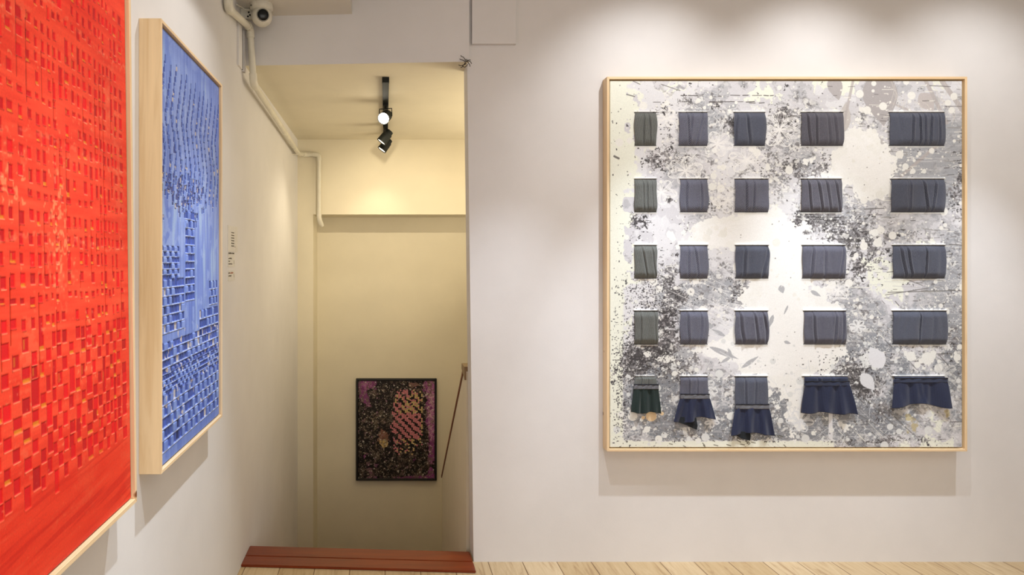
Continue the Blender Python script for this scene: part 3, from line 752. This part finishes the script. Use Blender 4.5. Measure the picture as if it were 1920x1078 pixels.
def blue_canvas(Wm, Hm):
    P = Paint(0, 0, Wm, Hm, 0.6, (122, 148, 222), 5); R = P.rng
    n = P.noise(90, 300); n2 = P.noise(14, 160, oct=4); n3 = P.noise(40)
    P.a += (n * 7 + n2 * 8)[..., None] * np.array([1, .9, .5])
    P.put(sstep(n3 + P.g([(120, 430, 120, 120, 1.2), (60, 620, 60, 140, 1.2), (200, 560, 60, 100, .8)]), .9, 1.6) * .55, (160, 182, 236))
    P.put(sstep(n2 + P.g([(520, 700, 120, 160, 1.6)]), 1.3, 2.2) * .6, (168, 196, 226))
    P.put(sstep(P.Y, 1180, 1230) * .35, (84, 112, 200))
    P.put(sstep(-P.Y, -70, -20) * .3, (88, 108, 182))
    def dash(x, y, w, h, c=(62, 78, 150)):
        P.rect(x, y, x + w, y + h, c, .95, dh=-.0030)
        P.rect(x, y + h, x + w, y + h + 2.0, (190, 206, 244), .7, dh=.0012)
    # upper stepped chains of slits
    for ci in range(13):
        x0 = 50 + ci * 54
        for (top, sgn) in ((70 + (ci % 2) * 16, 1),):
            x = x0; y = top
            for k in range(19):
                L = R.uniform(26, 38)
                dash(x, y, 9, L)
                if k > 2 and R.random() < .6: dash(x + 13, y + R.uniform(-6, 10), 7, L * .8, (78, 96, 172))
                if R.random() < .10: P.rect(x + 1, y + 4, x + 12, y + 18, (206, 192, 180), .9)
                y += 21; x -= 8 if k < 7 else -9 if k < 13 else 7
                if y > 560 - 90 * abs(ci - 6) / 6: break
    for q in range(150):
        x = R.normal(230, 150); y = R.normal(455, 40)
        if 10 < x < Wm - 20: dash(x, y, R.uniform(8, 18), R.uniform(12, 26), (66, 80, 146))
        if R.random() < .35: P.rect(x, y, x + 10, y + R.uniform(6, 16), (214, 200, 190), .9)
    # cell grids
    def cells(x0, x1, y0, y1, cw, ch, prob=.62, skew=0.0, light=.06, jit=.12):
        y = y0; j = 0
        while y < y1:
            h = ch * R.uniform(1 - jit, 1 + jit); x = x0; i = 0
            while x < x1 - cw * .5:
                w = cw * (1 + .15 * math.sin(i * 1.7)); yy = y + skew * (x - x0)
                if (i + j) % 2 == 0 or R.random() < prob - .35:
                    b_ = R.uniform(.85, 1.15); c = (66 * b_, 86 * b_, 168 * b_)
                    if R.random() < light: c = (206, 196, 190) if R.random() < .6 else (40, 50, 100)
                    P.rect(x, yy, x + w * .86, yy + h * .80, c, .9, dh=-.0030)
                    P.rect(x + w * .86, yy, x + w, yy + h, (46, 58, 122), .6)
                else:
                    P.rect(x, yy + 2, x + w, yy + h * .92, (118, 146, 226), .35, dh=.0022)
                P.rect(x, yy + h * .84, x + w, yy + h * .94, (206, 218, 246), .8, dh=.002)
                x += w; i += 1
            y += h; j += 1
    P.rect(370, 520, 372.5, 900, (44, 56, 118), .8); P.rect(300, 500, 302, 780, (60, 76, 150), .6)
    for x in (170, 205, 232, 420, 470, 510, 560, 610):
        P.rect(x, 560, x + 1.6, 850, (52, 66, 140), .8)
        P.rect(x + 2, 560, x + 3.6, 850, (150, 176, 236), .7)
    cells(258, 372, 520, 800, 27, 27, .7)
    cells(8, 200, 640, 740, 26, 18, .6); cells(8, 232, 740, 900, 26, 26, .62, light=.10)
    for x in (262, 300, 330): P.rect(x, 800, x + 2, 960, (60, 76, 150), .7)
    cells(560, 690, 760, 850, 24, 30, .3, light=.02)
    cells(430, Wm - 12, 860, 930, 24, 34, .8, light=.2)
    cells(8, Wm - 12, 930, 1010, 30, 27, .8, light=.14)
    cells(8, Wm - 12, 1010, 1085, 21, 17, .7, light=.08)
    cells(8, Wm - 12, 1085, 1238, 30, 34, .62, light=.16)
    for q in range(70):
        x, y = R.uniform(10, Wm - 20), R.uniform(900, 1180); w = R.uniform(5, 12)
        P.poly([(x, y), (x + w, y + 4), (x + w * .7, y + R.uniform(12, 26)), (x - 2, y + 10)], (210, 200, 196), .85)
    return P

def red_canvas(Wm, Hm):
    P = Paint(0, 0, Wm, Hm, 0.6, (248, 64, 38), 8); R = P.rng
    n = P.noise(200, 60); n2 = P.noise(120, 10, oct=4); n3 = P.noise(9, oct=2); n4 = P.noise(120, 160)
    P.a += (n * 5 + n2 * 5)[..., None] * np.array([.8, 1, .7])
    P.put(sstep(n3 * .6 + n4, .9, 2.0) * .30, (250, 130, 90))
    y = 95.0; j = 0
    colsx = []; x = -6.0
    while x < Wm - 50:
        w = R.uniform(19, 37); colsx.append((x, w)); x += w
    rowh = []
    while y < Hm - 190:
        h = R.uniform(31, 42) if y < 830 else R.uniform(25, 30)
        rowh.append((y, h)); y += h
    for j, (y, h) in enumerate(rowh):
        lowz = y > 830
        for i, (x, w) in enumerate(colsx):
            if x < 0 or (i % 9 == 7 and not lowz and R.random() < .5): continue
            if lowz and (i + j) % 2 and R.random() < .85: continue
            if not lowz and R.random() < .08: continue
            rw = w * (R.uniform(.3, .56) if not lowz else R.uniform(.55, .85))
            xs = x + w * R.uniform(.1, .25); ys = y + h * R.uniform(0, .14); hh = h * (R.uniform(.45, .66) if not lowz else R.uniform(.85, 1.05))
            if j % 5 == 3 and not lowz: hh *= .5
            if R.random() < .08: hh *= 1.7
            r_ = R.uniform(.85, 1.1); c = (222 * r_, 14 * r_, 24 * r_)
            P.rect(xs, ys, xs + rw, ys + hh, c, .95, dh=-.0015)
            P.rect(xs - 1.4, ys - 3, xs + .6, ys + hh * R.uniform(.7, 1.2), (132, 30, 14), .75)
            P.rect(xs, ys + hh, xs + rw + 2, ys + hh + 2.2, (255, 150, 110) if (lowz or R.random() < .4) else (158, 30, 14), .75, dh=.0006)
            if R.random() < .24: P.rect(xs + rw * .1, ys + hh * .74, xs + rw, ys + hh, (222, 140, 30), .85)
            if R.random() < .10: P.rect(xs + rw * .2, ys + hh * .1, xs + rw * .5, ys + hh * .8, (214, 120, 30), .7)
    for q in range(46):
        x, w = colsx[R.integers(1, len(colsx))]; y = R.uniform(120, 940); L = R.uniform(30, 170)
        P.rect(x + w * .1, y, x + w * .1 + 2.4, y + L, (128, 30, 14), .85, dh=-.0025)
    for q in range(3):
        yy = (210, 470, 660)[q]
        P.put(sstep(-np.abs(P.Y - yy - 12 * np.sin(P.X / 90)), -9, -3) * sstep(n3, -.4, .8) * .35, (252, 150, 110))
    g_ = P.g([(Wm * .55, 640, 50, 160, 1.0), (Wm * .72, 880, 26, 100, .9), (Wm * .3, 560, 90, 60, .8), (Wm * .2, 300, 90, 60, .8)])
    P.put(sstep(g_ + .5 * n3, .9, 1.5) * .5, (250, 178, 120))
    P.put(sstep(P.Y, Hm - 185, Hm - 150) * .45, (226, 42, 16))
    nb = P.noise(300, 12, oct=3, rot=-.08)
    P.put(sstep(P.Y, Hm - 180, Hm - 150) * sstep(nb, .2, 1.4) * .5, (205, 24, 12))
    P.put(sstep(P.Y, Hm - 180, Hm - 150) * sstep(-nb, .5, 1.6) * .35, (240, 92, 60))
    return P

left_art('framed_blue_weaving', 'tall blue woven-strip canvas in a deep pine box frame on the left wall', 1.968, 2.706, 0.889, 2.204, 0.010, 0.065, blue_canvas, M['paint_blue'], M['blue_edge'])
left_art('framed_red_weaving', 'bright red woven-strip canvas in a thin pine frame at the left edge of the photo', 0.93, 1.776, 0.878, 2.22, 0.012, 0.065, red_canvas, M['paint_red'], M['red_edge'], tilt=-0.034)

# ================================================================== small dark framed print on the stairwell wall
DW = YB + 0.33
k_ = DW / F
sx0, sx1 = (667.5 - PX) * (DW - .03) / F, (819 - PX) * (DW - .03) / F
sz0, sz1 = EYE - (901 - PY) * (DW - .03) / F, EYE - (710 - PY) * (DW - .03) / F
sm = root('framed_dark_print', ((sx0 + sx1) / 2, DW, sz0), 'small black-framed print of magenta, black and yellow speckles hanging low on the stairwell wall', 'artwork')
make_frame(sm, lambda a, h, z: Vector((a, DW - h, z)), sx0, sx1, sz0, sz1, 0.016, 0.035, (M['black_wood'],) * 4, bev=.002)
P = Paint(671, 714, 816, 898, 3.0, (26, 21, 20), 3); R = P.rng
n9 = P.noise(14); n4 = P.noise(5, oct=3); n2 = P.noise(2, oct=2); nl = P.noise(9, 2.5, rot=-.7)
mag = P.g([(812, 745, 12, 60, 1.3), (812, 800, 10, 60, 1.3), (812, 870, 10, 40, .9), (682, 722, 14, 12, 1.3), (700, 720, 14, 10, 1.0), (684, 750, 12, 22, 1.0), (805, 722, 16, 12, 1.2), (690, 870, 10, 26, .7), (790, 896, 30, 5, .8), (735, 897, 40, 4, .8)])
P.put(sstep(mag + .25 * n9 + .1 * n4, .62, .75), (128, 62, 118))
P.put(sstep(mag + .4 * n4, 1.2, 1.5) * .8, (176, 104, 160))
P.put(sstep(P.g([(775, 722, 18, 8, 1.1), (718, 735, 26, 10, .6)]) + .25 * n4, .7, .9) * .8, (170, 120, 110))
P.put(sstep(n4 + .5 * n2, .9, 1.3) * .6, (118, 104, 92))
P.put(sstep(P.g([(715, 790, 30, 30, .9)]) + .4 * nl, .8, 1.2) * .7, (140, 126, 108))
P.put(sstep(P.g([(718, 820, 14, 20, 1.4)]) + .2 * n4, .7, .9) * .8, (158, 108, 92))
P.put(sstep(P.g([(719, 832, 11, 8, 1.4)]) + .25 * n4, .65, .8), (206, 176, 112))
P.put(sstep(n4 - .6 * n2, .5, .9) * .55, (92, 80, 72))
for i in range(2200):
    x, y = R.uniform(671, 816), R.uniform(714, 898); c = ((196, 184, 168), (160, 120, 140), (130, 118, 100), (210, 205, 195))[R.integers(0, 4)]
    P.disc(x, y, min(1.9, .3 + R.exponential(.35)), c, .85)
for i in range(420):
    x, y = R.uniform(671, 816), R.uniform(714, 898); a = R.uniform(0, 3.14); L = R.uniform(2, 8)
    P.line([(x, y), (x + L * math.cos(a), y + L * math.sin(a))], .45, (182, 168, 156) if R.random() < .5 else (14, 10, 10), .8)
for i in range(90):
    x, y = R.normal(811, 4), R.uniform(730, 820); a = R.uniform(0, 6.28); pts = [(x, y)]
    for q in range(6): a += R.normal(0, .7); pts.append((pts[-1][0] + 2 * math.cos(a), pts[-1][1] + 2 * math.sin(a)))
    P.line(pts, .5, (222, 176, 196), .8)
for j in range(40):                                           # the woven diamonds
    for i in range(20):
        x = 733 + i * 3.1; y = 732 + j * 3.05 + (i % 2) * 1.5
        m_ = math.exp(-((x - 765) / 33) ** 4 - ((y - 785) / 58) ** 4)
        if x + (y - 735) * .0 < 735 + max(0, (770 - y)) * .35: m_ *= .2
        if R.random() > m_: continue
        if (i * 7 + j * 3) % 5 in (0, 3) and R.random() < .8: c = (18, 14, 10)
        else: c = (226, 198, 138) if (R.random() < .5 + (x - 765) * .012 and not (775 < y < 822 and x < 790)) else (224, 138, 148)
        P.poly([(x - 1.9, y), (x, y - 2.1), (x + 1.9, y), (x, y + 2.1)], c, .95)
g0, g1, h0, h1 = sx0 + .019, sx1 - .019, sz0 + .019, sz1 - .019
panel('print', P, lambda U, V, h: (g0 + U * (g1 - g0), DW - .028 + 0 * h, h1 - V * (h1 - h0)), M['paint_dark'], sm, M['black_wood'], (0, 0.018, 0))

# ================================================================== conduit
pr = 0.0165
pipe = root('conduit_pipe', (LX + .02, 3.42, 2.42), 'white plastic conduit running down the header and along the top of the stairwell wall', 'pipe')
pts = [(-.688, 2.96, ZS), (-.688, 2.965, 2.612), (-.682, 3.395, 2.672), (-.667, 3.436, 2.652), (-.667, 3.436, 2.45)]
K = [Vector(p) for p in ((-.686, 2.98, ZS), (-.686, 2.985, 2.612), (-.672, 3.395, 2.668), (-.6585, 3.42, 2.395), (-.672, 5.30, 2.345), (-.66, 5.515, 2.372), (-.533, 5.515, 2.372), (-.533, 5.515, 1.845), (-.513, 5.56, 1.80))]
path = [K[0]]
for a, c, b_ in zip(K, K[1:], K[2:]): path += bend(a, c, b_, 0.035, 6)
path.append(K[-1])
bm = bmesh.new(); tube(bm, path, pr, 20); link('tube', bm, M['pvc'], pipe, pipe.location, smooth=True)
for i in (1, 2, 3, 5, 6, 7):
    a, c, b_ = K[i - 1], K[i], K[i + 1]
    bm = bmesh.new()
    L = .05
    pa = c + (a - c).normalized() * L; pb = c + (b_ - c).normalized() * min(L, (b_ - c).length * .95)
    tube(bm, [pa] + bend(pa, c, pb, 0.034, 8) + [pb], pr + .0035, 20)
    link('elbow_fitting', bm, M['pvc'], pipe, pipe.location, smooth=True)
for (q, dy) in ((Vector((-.672 + .0, 5.22, 2.347)), 0),):
    bm = bmesh.new(); lathe(bm, q, (0, 1, -.026), [(0, pr + .003), (.018, pr + .003)], 20)
    box(bm, LX, q.x, q.y, q.y + .018, q.z - .022, q.z - .017)
    link('pipe_clip', bm, M['pvc'], pipe, pipe.location)
# painted trunking strip and dark strip for its shaded gap on left wall by the header
st = root('trunking_strip', (LX, 3.32, 2.447), 'narrow painted trunking strip on the left wall behind the vertical conduit', 'trunking')
bm = bmesh.new(); box(bm, LX, LX + .010, 3.275, 3.350, 2.447, 2.66, bev=.002); link('cover', bm, M['wall'], st, st.location)
bm = bmesh.new(); box(bm, LX, LX + .004, 3.352, 3.385, 2.455, 2.655); link('gap', bm, M['dark_hole'], st, st.location)  # solid dark strip, its colour stands in for shade in the slit
bm = bmesh.new(); box(bm, LX, LX + .012, 3.385, 3.42, 2.447, 2.655, bev=.002); link('cover', bm, M['wall'], st, st.location)

# ================================================================== security camera under the soffit
cc_ = Vector((-.597, 3.30, ZS))
cam_r = root('security_camera', cc_, 'white dome security camera with a black lens below the ceiling corner', 'camera')
bm = bmesh.new(); lathe(bm, cc_, (0, 0, -1), [(0, .054), (.012, .056), (.022, .055), (.030, .048), (.034, .040)], 40); link('base', bm, M['cam_white'], cam_r, cc_, smooth=True)
bc = cc_ + Vector((0.002, 0, -.058)); R0 = .050
view = Vector((.30, -1, -.16)).normalized()
bm = bmesh.new()
prof = [(-R0 * math.cos(t), R0 * math.sin(t)) for t in [math.pi * i / 24 * .82 for i in range(25)]]
prof += [(.034, .0325), (.036, .0325)]
lathe(bm, bc, view, prof, 40); link('eyeball', bm, M['cam_white'], cam_r, cc_, smooth=True)
bm = bmesh.new(); lathe(bm, bc, view, [(.030, .0295), (.040, .0300), (.042, .0290), (.038, .026)], 40)
lens_rim = link('lens_ring', bm, M['black'], cam_r, cc_, smooth=True)
bm = bmesh.new(); lathe(bm, bc, view, [(.036, .0265), (.040, .020), (.042, .010), (.0425, .001)], 32); link('lens_glass', bm, M['glass'], cam_r, cc_, smooth=True)
bm = bmesh.new(); lathe(bm, cc_ + Vector((-.042, -.036, -.018)), (-.6, -.75, 0), [(0, .004), (.004, .004), (.005, .002)], 12); link('screw', bm, M['metal'], cam_r, cc_)
# wall plate next to it, with screws, holding the camera cable
jb = root('junction_bracket', (LX, 3.33, 2.70), 'small pale bracket with screw holes between conduit and security camera', 'bracket')
bm = bmesh.new(); box(bm, LX, LX + .062, 3.345, 3.36, 2.694, 2.745, bev=.003)
link('plate', bm, M['cam_white'], jb, jb.location)
for (x, z) in ((-.668, 2.725), (-.662, 2.712), (-.672, 2.705)):
    bm = bmesh.new(); lathe(bm, (x, 3.345, z), (0, -1, 0), [(0, .0045), (.002, .0045)], 12); link('screw', bm, M['dark_hole'], jb, jb.location)
cb = root('camera_cable', (-.66, 3.32, 2.72), 'thin dark cable looping from the conduit to the security camera', 'cable')
bm = bmesh.new(); tube(bm, [(-.700, 3.22, 2.716), (-.692, 3.26, 2.722), (-.675, 3.30, 2.722), (-.66, 3.33, 2.726), (-.646, 3.31, 2.728)], .0025, 8)
link('cord', bm, M['pvc'], cb, cb.location, smooth=True)

# ================================================================== track and spotlights in the stairwell
TX = 0.003; TZ = ZC
tr = root('light_track', (TX, 3.69, TZ), 'black ceiling light track running back along the stairwell ceiling', 'light track')
bm = bmesh.new(); box(bm, TX - .018, TX + .018, 3.70, 5.42, TZ - .022, TZ, bev=.002); link('rail', bm, M['black'], tr, tr.location)
bm = bmesh.new(); box(bm, TX - .019, TX + .019, 3.67, 3.70, TZ - .030, TZ, bev=.002); link('end_feed', bm, M['black'], tr, tr.location)

def spot_head(y, aim, face_mat, label, drop=.052, first=False):
    o = Vector((TX, y, TZ - .022)); aim = Vector(aim).normalized()
    r = root('track_spotlight', o, label, 'spotlight', 'black spotlights on the stairwell track')
    bm = bmesh.new(); box(bm, TX - .017, TX + .017, y - .045, y + .045, o.z - .014, o.z, bev=.002); lathe(bm, o - Vector((0, 0, .014)), (0, 0, -1), [(0, .009), (.012, .009)], 16)
    link('adapter', bm, M['black'], r, o)
    c = o - Vector((0, 0, drop + .022))
    side = aim.cross(Vector((0, 0, 1))).normalized()
    bm = bmesh.new()
    top = o - Vector((0, 0, .026))
    for s in (-1, 1):
        tube(bm, [top, top + side * s * .040, c + side * s * .041 + Vector((0, 0, .012)), c + side * s * .041], .0032, 8)
    link('yoke', bm, M['black'], r, o, smooth=True)
    bm = bmesh.new()
    lathe(bm, c, aim, [(-.055, .020), (-.052, .027), (-.030, .029), (-.028, .034), (.040, .0365), (.048, .0375), (.050, .0365), (.044, .034), (.040, .033)], 32)
    link('lamp_body', bm, M['black'], r, o, smooth=True)
    bm = bmesh.new(); lathe(bm, c, aim, [(.040, .0325), (.044, .0325), (.0445, .030)], 32); link('lamp_face', bm, face_mat, r, o, smooth=True)
    return c + aim * .056, aim
h1c, h1a = spot_head(4.22, (-.34, -1, -.52), M['lamp_on'], 'brightly lit black spotlight facing the viewer, nearest on the stairwell track')
h2c, h2a = spot_head(4.90, (-.62, -.04, -.78), M['lamp_dim'], 'black spotlight aimed down left, the middle one of three on the track')
h3c, h3a = spot_head(5.24, (-.58, -.06, -.8), M['lamp_dim'], 'black spotlight farthest along the stairwell track, lowest in the photo')

# ================================================================== small things on the walls
cv = root('wall_cover_box', (.545, WALL_Y, 2.58), 'white painted square cover box high on the main wall beside the stair opening', 'cover box')
bm = bmesh.new(); box(bm, .432, .652, WALL_Y - .028, WALL_Y, 2.587, 3.04, bev=.003); link('cover', bm, M['wall'], cv, cv.location)
wr = root('wire_stub', (.405, 3.39, 2.49), 'little frayed bundle of dark wires at the upper right corner of the stair opening', 'wires')
bm = bmesh.new(); rg = random.Random(4)
for i in range(9):
    p = Vector((.403 + rg.uniform(-.008, .008), 3.386, 2.492 + rg.uniform(-.012, .012))); q = [p]
    d = Vector((rg.uniform(-1, .6), -.3, rg.uniform(-1, 1.1))).normalized()
    for k in range(4):
        d = (d + Vector((rg.uniform(-.6, .6), rg.uniform(-.2, .2), rg.uniform(-.6, .6)))).normalized(); q.append(q[-1] + d * .009)
    tube(bm, q, .0017, 6)
link('strands', bm, M['wire'], wr, wr.location)
bm = bmesh.new(); lathe(bm, (.404, 3.398, 2.503), (0, -1, 0), [(0, .008), (.012, .006)], 8); link('broken_hook', bm, M['metal'], wr, wr.location)

def wall_card(y0, y1, z0, z1, lines, label, mat='card', frame=False):
    r = root('wall_label', (LX, (y0 + y1) / 2, z0), label, 'label')
    bm = bmesh.new(); box(bm, LX, LX + .0025, y0, y1, z0, z1); link('card', bm, M[mat], r, r.location)
    rg = random.Random(int(z0 * 1000))
    for (za, ya, yb_, h, mt) in lines:
        bm = bmesh.new(); y = ya
        while y < yb_:
            w = h * rg.uniform(.5, .9)
            box(bm, LX + .0025, LX + .0030, y, min(y + w, yb_), za - h * rg.uniform(.0, .2), za + h * rg.uniform(.55, .9) * .9)
            y += w + h * .25
        link('printed_line', bm, M[mt], r, r.location)
    return r
zz = lambda py, d=3.17: EYE - (py - PY) / F * d
wall_card(3.075, 3.275, zz(472), zz(424), [(zz(437 + 5 * i), 3.14, 3.20 + .02 * ((i * 3) % 3), .006, 'ink') for i in range(6)] + [(zz(463), 3.215, 3.225, .006, 'ink')], 'uppermost of the three small text labels on the wall beside the blue canvas')
wall_card(3.08, 3.215, zz(500), zz(474), [(zz(476), 3.085, 3.15, .008, 'ink'), (zz(476), 3.16, 3.20, .008, 'ink'), (zz(485.5), 3.085, 3.15, .007, 'ink'), (zz(490.5), 3.085, 3.115, .006, 'ink'), (zz(495.5), 3.085, 3.16, .006, 'ink')] + [(zz(490 + 2.3 * k), 3.19, 3.198, .004, 'ink') for k in range(3)], 'middle one of the three small text labels on the wall beside the blue canvas')
wall_card(3.08, 3.215, zz(526), zz(507), [(zz(512.5), 3.085, 3.11, .008, 'ink'), (zz(512.5), 3.115, 3.18, .008, 'ink_red'), (zz(517.5), 3.085, 3.14, .008, 'ink')] + [(zz(515 + 2.3 * k), 3.19, 3.198, .004, 'ink') for k in range(3)], 'lowest of the three small text labels on the wall beside the blue canvas')

# ================================================================== lights
def area(name, loc, rot, sx, sy, e, c):
    l = bpy.data.lights.new(name, 'AREA'); l.shape = 'RECTANGLE'; l.size = sx; l.size_y = sy; l.energy = e; l.color = c
    o = bpy.data.objects.new(name, l); COL.objects.link(o); o.location = loc; o.rotation_euler = rot; return o
def spot(name, loc, target, e, c, deg, blend=.6, r=.03):
    l = bpy.data.lights.new(name, 'SPOT'); l.energy = e; l.color = c; l.spot_size = math.radians(deg); l.spot_blend = blend; l.shadow_soft_size = r
    o = bpy.data.objects.new(name, l); COL.objects.link(o); o.location = loc
    o.rotation_euler = (Vector(target) - Vector(loc)).to_track_quat('-Z', 'Y').to_euler(); return o
COOL = (.85, .915, 1.0); WARM = (.99, .99, .985); YEL = (1.0, .85, .60)
area('room_ambient_fill', (1.6, -2.4, 1.5), (math.radians(90), 0, 0), 4.0, 2.2, 50, (1, .965, .90))  # added ambient fill from behind the camera, no window modelled
area('overhead_ambient_fill', (1.6, .6, 3.0), (0, 0, 0), 2.6, 2.0, 22, (1.0, .91, .78))  # added overhead fill for the warm ambient, no fixture behind it
for x, e in ((1.30, 1.0), (2.12, 1.0), (2.90, .8)):
    p = (x, WALL_Y - .71, 2.98)
    spot('picture_light_low', p, (x, WALL_Y, .15), 142 * e, COOL, 42, 1.0, .02)
    spot('picture_light_high', p, (x, WALL_Y, 2.0), 27 * e, WARM, 90, 1.0, .02)
spot('picture_light_low', (.62, WALL_Y - .9, 2.98), (.62, WALL_Y, .2), 95, COOL, 42, 1.0, .03)
for y, e in ((2.35, 1.0), (1.35, 1.0)):
    spot('weaving_light_low', (.12, y, 2.9), (LX, y, .2), 125 * e, (.84, .93, 1), 46, 1.0, .02)
    spot('weaving_light_high', (.12, y, 2.9), (LX, y, 1.8), 26 * e, (1, .98, .94), 84, 1.0, .02)
spot('track_lamp', h1c, h1c + h1a, 2.5, YEL, 40, .8, .03)
spot('added_rear_spot', (TX, 4.34, TZ - .125), (.05, YB, 1.62), 34, YEL, 88, 1.0, .012)  # extra spot without a head, added to light the beam and back wall
spot('track_lamp', h2c, (LX, 4.55, 1.2), 16, YEL, 90, .9, .03)
spot('track_lamp', h3c, (-.1, YB + .3, .1), 7, YEL, 80, .9, .03)
area('stairwell_fill', (1.5, 4.4, 1.7), (0, math.radians(140), 0), 1.2, 1.2, 22, YEL)  # unseen fill added to brighten the stairwell ceiling

w = bpy.data.worlds.new('world'); S.world = w; w.use_nodes = True
w.node_tree.nodes['Background'].inputs[0].default_value = (.8, .85, 1, 1); w.node_tree.nodes['Background'].inputs[1].default_value = .3

cd = bpy.data.cameras.new('camera'); cam = bpy.data.objects.new('camera', cd); COL.objects.link(cam)
cam.location = (0, 0, EYE); cam.rotation_euler = (math.radians(90), 0, 0)
cd.sensor_width = 36; cd.sensor_fit = 'HORIZONTAL'; cd.lens = 36 * F / 1920
cd.shift_x = (960 - PX) / 1920; cd.shift_y = -(539 - PY) / 1920; cd.clip_start = .02
S.camera = cam
S.view_settings.view_transform = 'Standard'; S.view_settings.look = 'None'
S.view_settings.exposure = 0.18; S.view_settings.gamma = 1.0; S.view_settings.use_curve_mapping = False
